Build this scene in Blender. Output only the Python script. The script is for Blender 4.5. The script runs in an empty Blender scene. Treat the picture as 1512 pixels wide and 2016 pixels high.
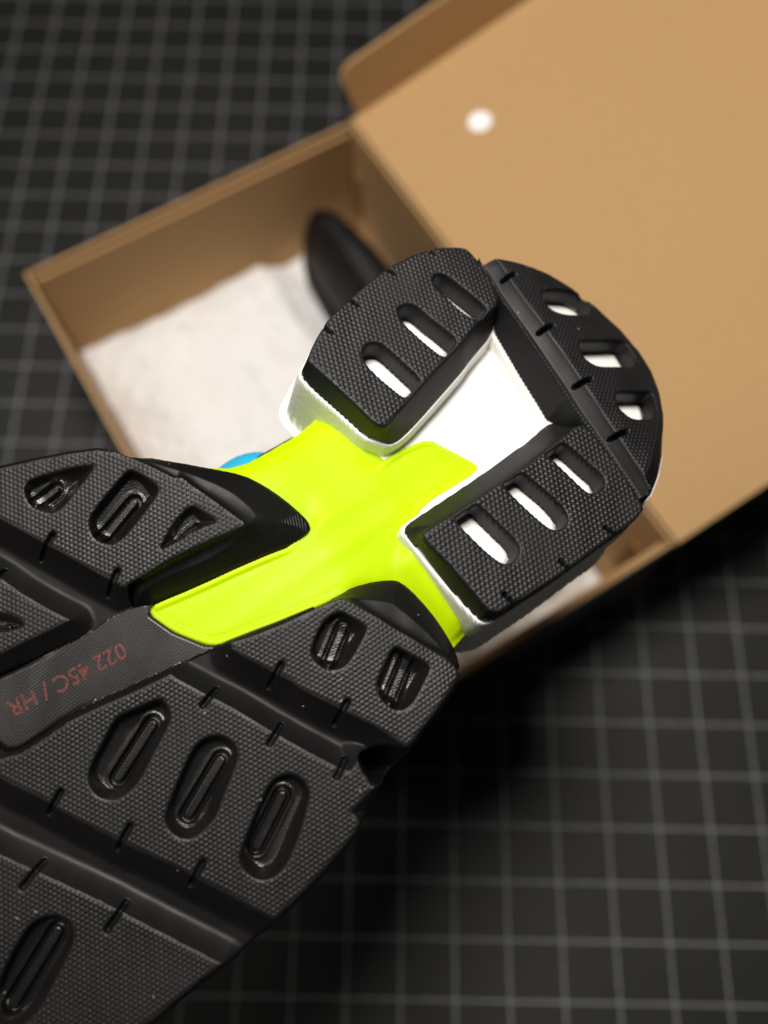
import bpy, bmesh, math, random
import numpy as np
from mathutils import Matrix, Vector, noise
random.seed(4); rng = np.random.default_rng(4)
SC = bpy.context.scene
COL = SC.collection

# ------------------------------------------------------------------ camera
# pose and focal length solved from the one-inch grid of the cutting mat
CAM = np.array([-0.06168846, -0.02804989, 0.44566869])
AX = np.array([[0.99983427, 0.01766425, 0.00440439],
               [0.01808693, -0.93632022, -0.35068122],
               [-0.0020706, 0.35070276, -0.93648454]])     # right, down, forward
FPX, CX, CY = 1666.7, 756.0, 1008.0                       # in pixels of the 1512 x 2016 photograph
cd = bpy.data.cameras.new('camera'); cam = bpy.data.objects.new('camera', cd); COL.objects.link(cam)
M = Matrix.Identity(4)
for i in range(3):
    M[i][0] = AX[0][i]; M[i][1] = -AX[1][i]; M[i][2] = -AX[2][i]; M[i][3] = CAM[i]
cam.matrix_world = M
cd.sensor_fit = 'HORIZONTAL'; cd.sensor_width = 36; cd.lens = FPX / 1512 * 36
cd.clip_start = 0.01; cd.clip_end = 20
cd.dof.use_dof = True; cd.dof.focus_distance = 0.183; cd.dof.aperture_fstop = 8.2
SC.camera = cam

# ------------------------------------------------------------------ light
w = bpy.data.worlds.new('World'); SC.world = w; w.use_nodes = True
bg = w.node_tree.nodes['Background']; bg.inputs[0].default_value = (1.0, .93, .86, 1); bg.inputs[1].default_value = 0.035

def area(name, loc, target, size, power, col):
    d = bpy.data.lights.new(name, 'AREA'); d.shape = 'DISK'; d.size = size; d.energy = power; d.color = col
    o = bpy.data.objects.new(name, d); COL.objects.link(o)
    o.location = loc; o.rotation_euler = (Vector(target) - Vector(loc)).to_track_quat('-Z', 'Y').to_euler()
    return o
area('ceiling_lamp', (-0.14, 0.215, 1.02), (-0.06, 0.12, 0.15), 0.26, 9.6, (1.0, .945, .88))
area('room_lamp', (-0.60, -0.02, 0.84), (-0.10, 0.03, 0.25), 0.24, 0.9, (1.0, .93, .85))

SC.view_settings.view_transform = 'Standard'; SC.view_settings.look = 'None'
SC.view_settings.exposure = 0; SC.view_settings.gamma = 1
SC.cycles.use_denoising = True
SC.cycles.max_bounces = 8; SC.cycles.sample_clamp_indirect = 6

# ------------------------------------------------------------------ helpers
def cam_dir(px, py):
    return AX[0] * ((px - CX) / FPX) + AX[1] * ((py - CY) / FPX) + AX[2]
def at_z(px, py, z):
    d = cam_dir(px, py); return CAM + d * ((z - CAM[2]) / d[2])

def tag(o, label=None, cat=None, group=None, kind=None):
    if label: o['label'] = label
    if cat: o['category'] = cat
    if group: o['group'] = group
    if kind: o['kind'] = kind
    return o
def empty(name, loc=(0, 0, 0)):
    o = bpy.data.objects.new(name, None); COL.objects.link(o); o.location = loc; o.empty_display_size = .02
    return o
def obj(name, me, mat, parent=None, smooth=True):
    o = bpy.data.objects.new(name, me); COL.objects.link(o)
    if mat: me.materials.append(mat)
    if smooth: me.polygons.foreach_set('use_smooth', [True] * len(me.polygons))
    if parent:
        o.parent = parent
        o.matrix_parent_inverse = Matrix.Translation(parent.location).inverted()
    return o
def mesh_arrays(name, V, F):
    me = bpy.data.meshes.new(name); V = np.asarray(V, np.float32); F = np.asarray(F, np.int32)
    n = F.shape[1]
    me.vertices.add(len(V)); me.vertices.foreach_set('co', V.ravel())
    me.loops.add(F.size); me.loops.foreach_set('vertex_index', F.ravel())
    me.polygons.add(len(F)); me.polygons.foreach_set('loop_start', np.arange(0, F.size, n, dtype=np.int32))
    me.polygons.foreach_set('loop_total', np.full(len(F), n, np.int32))
    me.update(calc_edges=True); me.validate()
    return me

# ------------------------------------------------------------------ materials
def new_mat(name):
    m = bpy.data.materials.new(name); m.use_nodes = True
    nt = m.node_tree; b = nt.nodes['Principled BSDF']
    return m, nt, b
def N(nt, t, **kw):
    n = nt.nodes.new(t)
    for k, v in kw.items():
        if k in n.bl_rna.properties and not k.startswith('i_'): setattr(n, k, v)
    return n
def noise_fac(nt, scale, detail=4, rough=.6, coord='Object', vec=None):
    tc = N(nt, 'ShaderNodeTexCoord'); n = N(nt, 'ShaderNodeTexNoise')
    n.inputs['Scale'].default_value = scale; n.inputs['Detail'].default_value = detail; n.inputs['Roughness'].default_value = rough
    nt.links.new(vec if vec else tc.outputs[coord], n.inputs['Vector'])
    return n.outputs['Fac']
def ramp(nt, fac, stops):
    r = N(nt, 'ShaderNodeValToRGB'); nt.links.new(fac, r.inputs[0])
    while len(r.color_ramp.elements) < len(stops): r.color_ramp.elements.new(.5)
    for e, (p, c) in zip(r.color_ramp.elements, stops):
        e.position = p; e.color = tuple(c) + (1,) if len(c) == 3 else c
    return r.outputs[0]
def bump(nt, b, fac, strength, dist):
    n = N(nt, 'ShaderNodeBump'); n.inputs['Strength'].default_value = strength; n.inputs['Distance'].default_value = dist
    nt.links.new(fac, n.inputs['Height'])
    nt.links.new(n.outputs[0], b.inputs['Normal']); return n

def mat_rubber(name, base, r0, r1, bs=.25, spec=.36):
    m, nt, b = new_mat(name)
    f1 = noise_fac(nt, 60, 5); f2 = noise_fac(nt, 2600, 3)
    c = ramp(nt, f1, [(.3, [v * .8 for v in base]), (.7, [v * 1.25 for v in base])])
    # a few specks of dust
    tc = N(nt, 'ShaderNodeTexCoord'); vo = N(nt, 'ShaderNodeTexVoronoi'); vo.inputs['Scale'].default_value = 260
    nt.links.new(tc.outputs['Object'], vo.inputs['Vector'])
    sp = N(nt, 'ShaderNodeMath', operation='LESS_THAN'); sp.inputs[1].default_value = .045
    nt.links.new(vo.outputs['Distance'], sp.inputs[0])
    sel = N(nt, 'ShaderNodeSeparateColor'); nt.links.new(vo.outputs['Color'], sel.inputs[0])
    gt = N(nt, 'ShaderNodeMath', operation='GREATER_THAN'); gt.inputs[1].default_value = .72; nt.links.new(sel.outputs[0], gt.inputs[0])
    mu = N(nt, 'ShaderNodeMath', operation='MULTIPLY'); nt.links.new(sp.outputs[0], mu.inputs[0]); nt.links.new(gt.outputs[0], mu.inputs[1])
    mx = N(nt, 'ShaderNodeMix', data_type='RGBA'); nt.links.new(mu.outputs[0], mx.inputs[0]); nt.links.new(c, mx.inputs[6]); mx.inputs[7].default_value = (.3, .28, .26, 1)
    nt.links.new(mx.outputs[2], b.inputs['Base Color'])
    rr = N(nt, 'ShaderNodeMapRange'); nt.links.new(f1, rr.inputs[0]); rr.inputs[1].default_value = .3; rr.inputs[2].default_value = .7
    rr.inputs[3].default_value = r0; rr.inputs[4].default_value = r1; nt.links.new(rr.outputs[0], b.inputs['Roughness'])
    bump(nt, b, f2, bs, .0001)
    b.inputs['Specular IOR Level'].default_value = spec
    return m
RUB = mat_rubber('black_rubber', (.0070, .0068, .0074), .44, .60)
POCK = mat_rubber('moulded_pocket_rubber', (.0065, .0061, .0061), .22, .36, .6, .55)
GROV = mat_rubber('groove_rubber', (.0045, .0043, .0044), .42, .52, .25, .22)
RUBB = mat_rubber('forefoot_rubber', (.0050, .0048, .0049), .40, .54)

def mat_simple(name, col, rough=.6, var=.12, scale=80, bs=0.2, bd=.0002, bscale=900, spec=.4, sss=0, srad=(1, 1, 1), sscale=.003):
    m, nt, b = new_mat(name)
    f1 = noise_fac(nt, scale, 5)
    nt.links.new(ramp(nt, f1, [(.3, [v * (1 - var) for v in col]), (.7, [min(1, v * (1 + var)) for v in col])]), b.inputs['Base Color'])
    b.inputs['Roughness'].default_value = rough; b.inputs['Specular IOR Level'].default_value = spec
    if bs: bump(nt, b, noise_fac(nt, bscale, 4), bs, bd)
    if sss:
        b.inputs['Subsurface Weight'].default_value = sss; b.inputs['Subsurface Radius'].default_value = srad; b.inputs['Subsurface Scale'].default_value = sscale
    return m
FOAM = mat_simple('white_foam', (.86, .85, .83), .65, .04, 60, .35, .0004, 600)
NEON = mat_simple('neon_plastic', (.50, .72, .001), .46, .03, 40, .05, .0002, 300, .15, .5, (1, 1, .15), .006)
KNIT = mat_simple('black_knit', (.0032, .0034, .0038), .5, .3, 200, .6, .0004, 2200, .3)
CYAN = mat_simple('cyan_felt', (.02, .36, .60), .8, .1, 300, .5, .0003, 1800, .2)
KRAFT = mat_simple('kraft_board', (.45, .277, .124), .75, .05, 420, .25, .0002, 1300, .25)
KRAFTD = mat_simple('kraft_inner_ply', (.30, .155, .06), .8, .1, 25, .25, .0002, 1300, .2)
PRINT = mat_simple('black_print_board', (.012, .013, .017), .45, .2, 40, .1, .0002, 900, .4)
RED = mat_simple('red_ink', (.19, .034, .03), .6, .25, 900, 0)
_nt = RED.node_tree; _b = _nt.nodes['Principled BSDF']
_nt.links.new(ramp(_nt, noise_fac(_nt, 2200, 2), [(.36, (.02, .009, .008)), (.56, (.15, .029, .026))]), _b.inputs['Base Color'])
DOT = mat_simple('white_dot', (.93, .93, .92), .5, .02, 60, 0)

def mat_tissue():
    m, nt, b = new_mat('tissue_paper')
    f1 = noise_fac(nt, 14, 3); 
    nt.links.new(ramp(nt, f1, [(.42, (.80, .795, .79)), (.60, (.80, .79, .78)), (.76, (.75, .715, .62))]), b.inputs['Base Color'])
    b.inputs['Roughness'].default_value = .8; b.inputs['Specular IOR Level'].default_value = .2
    bump(nt, b, noise_fac(nt, 50, 4), .15, .002)
    return m
TISSUE = mat_tissue()

def mat_mat():
    m, nt, b = new_mat('cutting_mat_vinyl')
    tc = N(nt, 'ShaderNodeTexCoord'); sx = N(nt, 'ShaderNodeSeparateXYZ'); nt.links.new(tc.outputs['Object'], sx.inputs[0])
    lines = None
    for i in (0, 1):
        a = N(nt, 'ShaderNodeMath', operation='PINGPONG'); nt.links.new(sx.outputs[i], a.inputs[0]); a.inputs[1].default_value = .0127
        l = N(nt, 'ShaderNodeMapRange'); nt.links.new(a.outputs[0], l.inputs[0])
        l.inputs[1].default_value = .00032; l.inputs[2].default_value = .00044; l.inputs[3].default_value = 1; l.inputs[4].default_value = 0
        if lines is None: lines = l.outputs[0]
        else:
            mm = N(nt, 'ShaderNodeMath', operation='MAXIMUM'); nt.links.new(lines, mm.inputs[0]); nt.links.new(l.outputs[0], mm.inputs[1]); lines = mm.outputs[0]
    base = ramp(nt, noise_fac(nt, 9, 6), [(.3, (.0075, .0080, .0080)), (.7, (.0145, .0150, .0148))])
    ink = ramp(nt, noise_fac(nt, 500, 4), [(.3, (.14, .143, .147)), (.6, (.29, .295, .30))])
    mx = N(nt, 'ShaderNodeMix', data_type='RGBA'); nt.links.new(lines, mx.inputs[0]); nt.links.new(base, mx.inputs[6]); nt.links.new(ink, mx.inputs[7])
    nt.links.new(mx.outputs[2], b.inputs['Base Color'])
    b.inputs['Roughness'].default_value = .55; b.inputs['Specular IOR Level'].default_value = .35
    bump(nt, b, noise_fac(nt, 3000, 3), .3, .0001)
    return m

# ------------------------------------------------------------------ generic shapes
def box_bm(bm, P0, ex, ey, ez, dx, dy, dz):
    """box with corner P0 and edges ex*dx, ey*dy, ez*dz"""
    P0 = Vector(P0); ex = Vector(ex) * dx; ey = Vector(ey) * dy; ez = Vector(ez) * dz
    v = [bm.verts.new(P0 + ex * a + ey * b + ez * c) for c in (0, 1) for b in (0, 1) for a in (0, 1)]
    for q in ((0, 2, 3, 1), (4, 5, 7, 6), (0, 1, 5, 4), (2, 6, 7, 3), (0, 4, 6, 2), (1, 3, 7, 5)):
        bm.faces.new([v[i] for i in q])
    bmesh.ops.recalc_face_normals(bm, faces=bm.faces[:])
def bm_obj(name, bm, mat, parent=None, bevel=0, smooth=False):
    me = bpy.data.meshes.new(name); bm.to_mesh(me); bm.free()
    o = obj(name, me, mat, parent, smooth)
    if bevel:
        md = o.modifiers.new('bevel', 'BEVEL'); md.width = bevel; md.segments = 2; md.limit_method = 'ANGLE'
    return o

# ================================================================== SETTING
bm = bmesh.new(); box_bm(bm, (-1.1, -.75, -.035), (1, 0, 0), (0, 1, 0), (0, 0, 1), 2.2, 1.9, .031)
tag(bm_obj('table_top', bm, mat_simple('dark_table', (.05, .04, .035), .5), None, .002), kind='structure')
bm = bmesh.new(); box_bm(bm, (-.46, -.22, -.003), (1, 0, 0), (0, 1, 0), (0, 0, 1), .92, 1.02, .003)
MATO = bm_obj('cutting_mat', bm, mat_mat(), None, .0008)
tag(MATO, 'black cutting mat printed with a light grey square grid, under the shoe box', 'cutting mat')

# ================================================================== SHOE BOX
HB = .105
B, Rr, Nn, L = (at_z(690, 238, HB), at_z(1330, 1062, HB), at_z(596, 1544, HB), at_z(45, 535, HB))
ctr = (B + Rr + Nn + L) / 4
u = (Rr - B) + (Nn - L); u /= np.linalg.norm(u)            # along the hinge
v = np.array([-u[1], u[0], 0]); v = v if v @ (B - L) > 0 else -v   # from the open side to the hinge side
LU = abs((Rr - B) @ u + (Nn - L) @ u) / 2; LV = abs((B - L) @ v + (Rr - Nn) @ v) / 2
C0 = np.array([ctr[0], ctr[1], 0]); Z = np.array([0, 0, 1.])
def BP(a, b, z): return C0 + u * a + v * b + Z * z         # a along hinge, b across, from the box centre
T = .0022
sb = empty('shoe_box', tuple(BP(0, 0, 0)))
def board(name, P0, e, l, t, h, zdir=Z, outer_first=True, mats=(KRAFT, PRINT), parent=sb, tdir=None):
    """a two-ply board: inner kraft ply and an outer printed skin, P0 = inside bottom corner, tdir points outwards"""
    bm = bmesh.new(); box_bm(bm, P0, e, tdir, zdir, l, t, h); o = bm_obj(name, bm, mats[0], parent, .0006)
    bm = bmesh.new(); box_bm(bm, np.array(P0) + np.array(tdir) * (t + .00005) + np.array(e) * .0002 + np.array(zdir) * .0001, e, tdir, zdir, l - .0004, .0005, h - .0004)
    sk = bm_obj('printed_skin', bm, mats[1], o)
    return o
hu, hv = LU / 2, LV / 2
bm = bmesh.new(); box_bm(bm, BP(-hu + T, -hv + T, .0012), u, v, Z, LU - 2 * T, LV - 2 * T, .002); bm_obj('box_floor', bm, KRAFT, sb)
board('side_wall', BP(-hu, hv - T, .001), u, LU, T - .0006, HB - .001, tdir=v)            # hinge side
board('side_wall', BP(-hu, -hv + T, .001), u, LU, T - .0006, HB - .001, tdir=-v)          # open side
for s in (-1, 1):                                                                          # end walls, rolled double board
    o = board('end_wall', BP(s * (hu - T), -hv + T + .0003, .001), v, LV - 2 * T - .0006, T - .0006, HB - .001, tdir=u * s)
    bm = bmesh.new(); box_bm(bm, BP(s * (hu - T - .0022), -hv + T + .001, .0034), v, u * s, Z, LV - 2 * T - .002, .0016, HB - .0075)
    bm_obj('folded_inner_ply', bm, KRAFT, o, .0005)
for s in (-1, 1):   # corner lock tabs tucked against the hinge wall
    bm = bmesh.new(); box_bm(bm, BP(s * (hu - .0145), hv - T - .0014, .045), u * s, v, Z, .0065, .001, .032); bm_obj('lock_tab', bm, KRAFTD, sb, .0004)

# hinged lid, thrown open: about 13 degrees above level
TH = math.radians(13)
ld = v * math.cos(TH) + Z * math.sin(TH); lnorm = -v * math.sin(TH) + Z * math.cos(TH)     # lnorm: inner face
LH = BP(0, hv + .0004, HB); LVL = LV + .014
lid = obj('lid', bpy.data.meshes.new('lid'), None, sb); 
bm = bmesh.new(); box_bm(bm, LH - u * hu, u, ld, -lnorm, LU, LVL, .0016); bm.to_mesh(lid.data); bm.free(); lid.data.materials.append(KRAFT)
bm = bmesh.new(); box_bm(bm, LH - u * (hu - .0002) - lnorm * .00165, u, ld, -lnorm, LU - .0004, LVL, .0005); bm_obj('printed_skin', bm, PRINT, lid)
def flap(name, pts, P0, e1, e2, nrm, t, mat):
    bm = bmesh.new()
    a = [bm.verts.new(Vector(P0 + e1 * p + e2 * q)) for p, q in pts]; b_ = [bm.verts.new(Vector(P0 + e1 * p + e2 * q + nrm * t)) for p, q in pts]
    bm.faces.new(a); bm.faces.new(b_[::-1]); n = len(pts)
    for i in range(n): bm.faces.new((a[i], b_[i], b_[(i + 1) % n], a[(i + 1) % n]))
    bmesh.ops.recalc_face_normals(bm, faces=bm.faces[:])
    return bm_obj(name, bm, mat, lid, .0004)
def flap_pts(l, h, r):
    p = [(0.004, 0)]
    for k in range(9):
        t = math.radians(180 - 90 * k / 8); p.append((.002 + r + r * math.cos(t), h - r + r * math.sin(t)))
    for k in range(9):
        t = math.radians(90 - 90 * k / 8); p.append((l - r + r * math.cos(t), h - r + r * math.sin(t)))
    p.append((l, 0)); return p
fup = lnorm * math.cos(.12) - u * math.sin(.12)
flap('lid_side_flap', flap_pts(LVL - .006, .030, .008), LH - u * (hu - .0004) + lnorm * .0002, ld, fup, -u, .0016, KRAFT)
ff_ = -lnorm * math.cos(.5) + u * math.sin(.5) * .2
flap('lid_side_flap', flap_pts(LVL - .006, .030, .008), LH + u * (hu - .0022) - lnorm * .0024, ld, -lnorm, u, .0012, PRINT)
flap('lid_front_flap', [(0.002, 0), (.006, .034), (LU - .006, .034), (LU - .002, 0)], LH - u * hu + ld * (LVL - .0002) + lnorm * .0002, u, lnorm * .92 + ld * .39, ld, .0016, KRAFT)
tag(sb, 'kraft shoe box with black outside, its hinged lid thrown open, standing on the cutting mat', 'shoe box')
# thin round white disc set on the lid's inner face
def on_plane(px, py, P, n):
    d = cam_dir(px, py); return CAM + d * (((P - CAM) @ n) / (d @ n))
pd = on_plane(945, 240, LH, lnorm)
bm = bmesh.new(); bmesh.ops.create_cone(bm, cap_ends=True, segments=40, radius1=.0058, radius2=.0058, depth=.0003)
st = bm_obj('round_white_disc', bm, DOT, None); st.location = tuple(pd + lnorm * .0003); st.rotation_euler = Vector(lnorm).to_track_quat('Z', 'Y').to_euler()
tag(st, 'small round white disc on the inside of the open box lid', 'sticker')

# ================================================================== TISSUE PAPER in the box
def tissue():
    n1, n2 = 230, 160
    A = np.linspace(-hu + .0045, hu - .0045, n1); Bv = np.linspace(-hv + .003, hv - .0042, n2)
    V = []
    for a in A:
        for b in Bv:
            e = min(a - A[0], A[-1] - a, b - Bv[0], Bv[-1] - b)
            z = .033 + .019 * (1 - math.exp(-e / .016))
            p = Vector((a * 22, b * 22, .3))
            z += .0042 * noise.fractal(p, .9, 2.1, 3) 
            z += .0030 * noise.ridged_multi_fractal(Vector((a * 11 + 3, b * 38, 1.7)), 1.0, 2.0, 3, 1.0, 2.0) * .6
            z += .0014 * noise.noise(Vector((a * 120, b * 190, 4)))
            if b > .02: z -= .012 * min(1, (b - .02) / .02)       # sinks where the second shoe lies
            V.append(tuple(BP(a, b, max(z, .006))))
    i = np.arange(n1 - 1)[:, None] * n2 + np.arange(n2 - 1)[None, :]
    F = np.stack([i, i + n2, i + n2 + 1, i + 1], -1).reshape(-1, 4)
    # close it downwards so that it is a wad with thickness
    V = np.array(V); top = len(V); bot = V.copy(); bot[:, 2] = .0034
    F2 = F[:, ::-1] + top; E = []
    ring = [k * n2 for k in range(n1)] + [(n1 - 1) * n2 + k for k in range(1, n2)] + [k * n2 + n2 - 1 for k in range(n1 - 2, -1, -1)] + [k for k in range(n2 - 2, 0, -1)]
    for k in range(len(ring)):
        p, q = ring[k], ring[(k + 1) % len(ring)]; E.append((p, p + top, q + top, q))
    return mesh_arrays('tissue_paper', np.vstack([V, bot]), np.vstack([F, F2, np.array(E)]))
tag(obj('tissue_paper', tissue(), TISSUE), 'crumpled white tissue paper lining the inside of the shoe box', 'tissue paper')

# ================================================================== HELD SHOE: sole frame
nC = np.array([.19, -.32, -.93]); nC /= np.linalg.norm(nC)      # sole normal in camera axes (right, down, forward)
p0 = np.array([(950 - CX) / FPX, (870 - CY) / FPX, 1.]) * .185
def unproj(px, py, h):            # pixel -> camera-space point (mm) on the sole plane raised by h mm
    d = np.array([(px - CX) / FPX, (py - CY) / FPX, 1.])
    return d * (((p0 @ nC) * 1000 + h) / (d @ nC))
O_ = unproj(1228, 655, 0); exC = unproj(300, 1330, 0) - O_; exC /= np.linalg.norm(exC)
eyC = np.cross(nC, exC)
def z0(x, y):                     # gentle rocker of the sole: heel and toe fall away
    x = np.asarray(x, float)
    b = np.clip((x - 62) / 50, 0, 1)                       # the forefoot bends back from the heel plane at the arch
    return -.0085 * np.clip(26 - x, 0, None) ** 2 - .30 * (25 * b * b + np.clip(x - 112, 0, None)) - .0030 * np.clip(x - 190, 0, None) ** 2
def U(p, h=0):                    # pixel -> sole coordinates (x along the shoe from the heel, y across), mm
    hh = h
    for _ in range(14):
        q = unproj(p[0], p[1], hh) - O_; x, y = q @ exC, q @ eyC; hh = h + float(z0(x, y))
    return (x, y)
def PX(pts, h=0): return np.array([U(p, h) for p in pts])
def crop(ox, oy, s, pts, h=0): return PX([(ox + a / s, oy + b / s) for a, b in pts], h)
RW = np.array([AX[0], AX[1], AX[2]])
def W(x, y, h):                   # sole coordinates (mm) -> world (m)
    P = O_ + np.multiply.outer(x, exC) + np.multiply.outer(y, eyC) + np.multiply.outer(np.asarray(h) + z0(x, y), nC)
    return CAM + (P @ RW) / 1000

# ---- height field tools

STEP = .21
XS = np.arange(-9, 272, STEP); YS = np.arange(-66, 66, STEP)
GX, GY = np.meshgrid(XS, YS, indexing='ij')
def win(poly, pad):
    a, b = poly.min(0) - pad, poly.max(0) + pad
    i0, i1 = np.searchsorted(XS, [a[0], b[0]]); j0, j1 = np.searchsorted(YS, [a[1], b[1]])
    return slice(max(i0 - 1, 0), i1 + 1), slice(max(j0 - 1, 0), j1 + 1)
def sdf(poly, pad=1e9):
    out = np.full(GX.shape, 99.0, np.float32)
    s = win(poly, pad) if pad < 1e8 else (slice(None), slice(None))
    x, y = GX[s], GY[s]
    if x.size == 0: return out
    d = np.full(x.shape, 1e9); ins = np.zeros(x.shape, bool); n = len(poly)
    for i in range(n):
        ax, ay = poly[i]; bx, by = poly[(i + 1) % n]; ex, ey = bx - ax, by - ay
        L2 = ex * ex + ey * ey + 1e-12
        t = np.clip(((x - ax) * ex + (y - ay) * ey) / L2, 0, 1)
        d = np.minimum(d, (x - ax - t * ex) ** 2 + (y - ay - t * ey) ** 2)
        c = ((ay > y) != (by > y))
        if abs(by - ay) > 1e-9: ins ^= c & (x < (bx - ax) * (y - ay) / (by - ay) + ax)
    d = np.sqrt(d); d[ins] *= -1
    out[s] = d; return out
def seg(a, b, pad=4):
    P = np.array([a, b]); return sdf_line(P, pad)
def sdf_line(P, pad=1e9):
    out = np.full(GX.shape, 99.0, np.float32); s = win(P, pad) if pad < 1e8 else (slice(None), slice(None))
    x, y = GX[s], GY[s]; d = np.full(x.shape, 1e9)
    if x.size == 0: return out
    for i in range(len(P) - 1):
        (ax, ay), (bx, by) = P[i], P[i + 1]; ex, ey = bx - ax, by - ay
        t = np.clip(((x - ax) * ex + (y - ay) * ey) / (ex * ex + ey * ey + 1e-12), 0, 1)
        d = np.minimum(d, (x - ax - t * ex) ** 2 + (y - ay - t * ey) ** 2)
    out[s] = np.sqrt(d); return out
def smooth(t): t = np.clip(t, 0, 1); return t * t * (3 - 2 * t)
def rounded(poly, k=2, w=.25):    # corner cutting
    for _ in range(k):
        q = np.roll(poly, -1, 0); poly = np.stack([poly * (1 - w) + q * w, poly * w + q * (1 - w)], 1).reshape(-1, 2)
    return poly
def hf_mesh(name, H, mask, mat, parent, minh=-1e9, mat2=None, mask2=None):
    m = mask & (H > minh)
    q = m[:-1, :-1] & m[1:, :-1] & m[1:, 1:] & m[:-1, 1:]
    idx = -np.ones(H.shape, np.int64)
    use = np.zeros(H.shape, bool)
    use[:-1, :-1] |= q; use[1:, :-1] |= q; use[1:, 1:] |= q; use[:-1, 1:] |= q
    idx[use] = np.arange(use.sum())
    F = np.stack([idx[:-1, :-1][q], idx[1:, :-1][q], idx[1:, 1:][q], idx[:-1, 1:][q]], -1)
    V = W(GX[use], GY[use], H[use]) 
    o = obj(name, mesh_arrays(name, V, F), mat, parent)
    if mat2:
        o.data.materials.append(mat2); o.data.polygons.foreach_set('material_index', mask2[:-1, :-1][q].astype(np.int32))
    return o
def beads(pitch, ang, amp=.21, off=(0, 0)):
    c, s = math.cos(ang), math.sin(ang)
    a = (GX * c + GY * s) / pitch + off[0]; b = (-GX * s + GY * c) / (pitch * .88) + off[1]
    r = np.round(b); a2 = a - .5 * np.mod(r, 2)
    da = a2 - np.round(a2); db = (b - r) * .88
    d = (da * da + db * db) / .46 ** 2
    return amp * np.sqrt(np.clip(1 - d, 0, None))
wob = np.zeros(GX.shape)          # low mould irregularity
for k in range(9):
    fx, fy, ph = rng.normal(0, .35), rng.normal(0, .35), rng.uniform(0, 6.28)
    wob += .02 * np.sin(GX * fx + GY * fy + ph)

shoe = empty('running_shoe', tuple(W(np.array(120.), np.array(0.), np.array(-100.))))
tag(shoe, 'running shoe turned sole up, black treads, white heel foam and neon yellow midfoot plate', 'shoe')

c1 = lambda p, h=0: crop(570, 470, 3.78, p, h)
c2 = lambda p, h=0: crop(930, 480, 3.78, p, h)
c3 = lambda p, h=0: crop(780, 860, 3.78, p, h)
c4 = lambda p, h=0: crop(930, 780, 3.78, p, h)
DH = 6.4                                                       # thickness of the heel rubber

# ------------------------------------------------------------------ HEEL
T_l = PX([(606, 708), (612, 687), (626, 660), (649, 623), (697, 581), (739, 544), (776, 520), (808, 504), (848, 490), (882, 486), (914, 487), (927, 496), (954, 531), (966, 548), (988, 596),
          (948, 626), (919, 666), (882, 705), (845, 745), (808, 785), (766, 835), (755, 840), (739, 835), (702, 798), (657, 756), (610, 713)])
B_l = np.vstack([PX([(591, 737), (597, 722)], -DH), PX([(608, 688), (622, 660), (646, 621), (694, 579), (736, 542), (773, 517), (806, 501), (847, 487), (882, 483), (915, 484), (929, 495), (956, 531), (968, 548), (990, 596)]),
                 PX([(970, 658), (925, 709), (912, 729), (877, 769), (840, 811), (806, 848), (785, 866), (766, 875), (745, 869), (718, 859), (681, 824), (636, 785), (599, 750)], -DH)])
T_r = PX([(834, 1048), (928, 990), (1028, 921), (1112, 857), (1141, 833), (1163, 843), (1208, 904), (1237, 944), (1268, 999), (1266, 1006), (1247, 1029), (1209, 1054), (1120, 1121), (1036, 1176), (1018, 1184), (986, 1204), (976, 1206), (960, 1201), (928, 1161), (886, 1111), (846, 1072), (834, 1056)])
B_r = np.vstack([PX([(796, 1043), (801, 1032), (833, 1011), (886, 976), (949, 934), (1013, 887), (1036, 872), (1076, 836), (1092, 832)], -DH),
                 PX([(1143, 829), (1166, 842), (1211, 903), (1240, 943), (1271, 999), (1269, 1008), (1249, 1032), (1211, 1057), (1122, 1124), (1038, 1180)]),
                 PX([(1018, 1192), (986, 1215), (965, 1224), (949, 1224), (939, 1217), (899, 1175), (859, 1127), (820, 1080), (796, 1051)], -DH)])
LINE_L = PX([(942, 508), (954, 531), (966, 548), (993, 594), (1068, 704), (1141, 815), (1163, 843), (1208, 904), (1237, 944), (1262, 982)])
LINE_R = PX([(975, 508), (985, 517), (1009, 557), (1068, 636), (1139, 739), (1210, 847), (1247, 904), (1268, 934), (1285, 962)])
ARC = PX([(983, 509), (1030, 520), (1078, 538), (1126, 567), (1176, 607), (1224, 652), (1258, 692), (1282, 731), (1298, 771), (1306, 816), (1306, 840), (1300, 868), (1286, 907), (1270, 938)])
T_b = np.vstack([PX([(946, 510), (983, 509)]), ARC[1:], PX([(1280, 975), (1265, 975), (1237, 942), (1208, 902), (1163, 841), (1141, 812), (1068, 702), (993, 592), (966, 546), (954, 529)])])
B_b = np.vstack([PX([(942, 506)]), PX([(983, 506), (1031, 517), (1080, 535), (1128, 564), (1178, 604), (1227, 649), (1262, 689), (1286, 729), (1303, 770)]),
                 PX([(1314, 819), (1317, 886), (1309, 928), (1296, 962), (1275, 986)], -3), PX([(1262, 985), (1235, 944), (1206, 905), (1163, 845)]), PX([(1089, 833), (1076, 827), (1017, 731), (973, 655)], -DH), PX([(986, 600), (964, 548), (950, 529)])])
B_l, B_r = rounded(B_l, 1), rounded(B_r, 1)
def ramp_h(dT, dB, D, p=1.0):
    t = np.clip(dT / np.maximum(dT - dB, 1e-3), 0, 1) ** p
    h = -D * t
    h = np.where(dT <= 0, 0, h)
    h = np.where(dB > 0, -D - dB * 14, h)
    return h
sTl, sTr, sTb = sdf(rounded(T_l, 1), 12), sdf(rounded(T_r, 1), 12), sdf(T_b, 14)
sBl, sBr, sBb = sdf(B_l, 12), sdf(B_r, 12), sdf(B_b, 14)
hl, hr, hb = ramp_h(sTl, sBl, DH), ramp_h(sTr, sBr, DH), ramp_h(sTb, sBb, DH)
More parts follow.
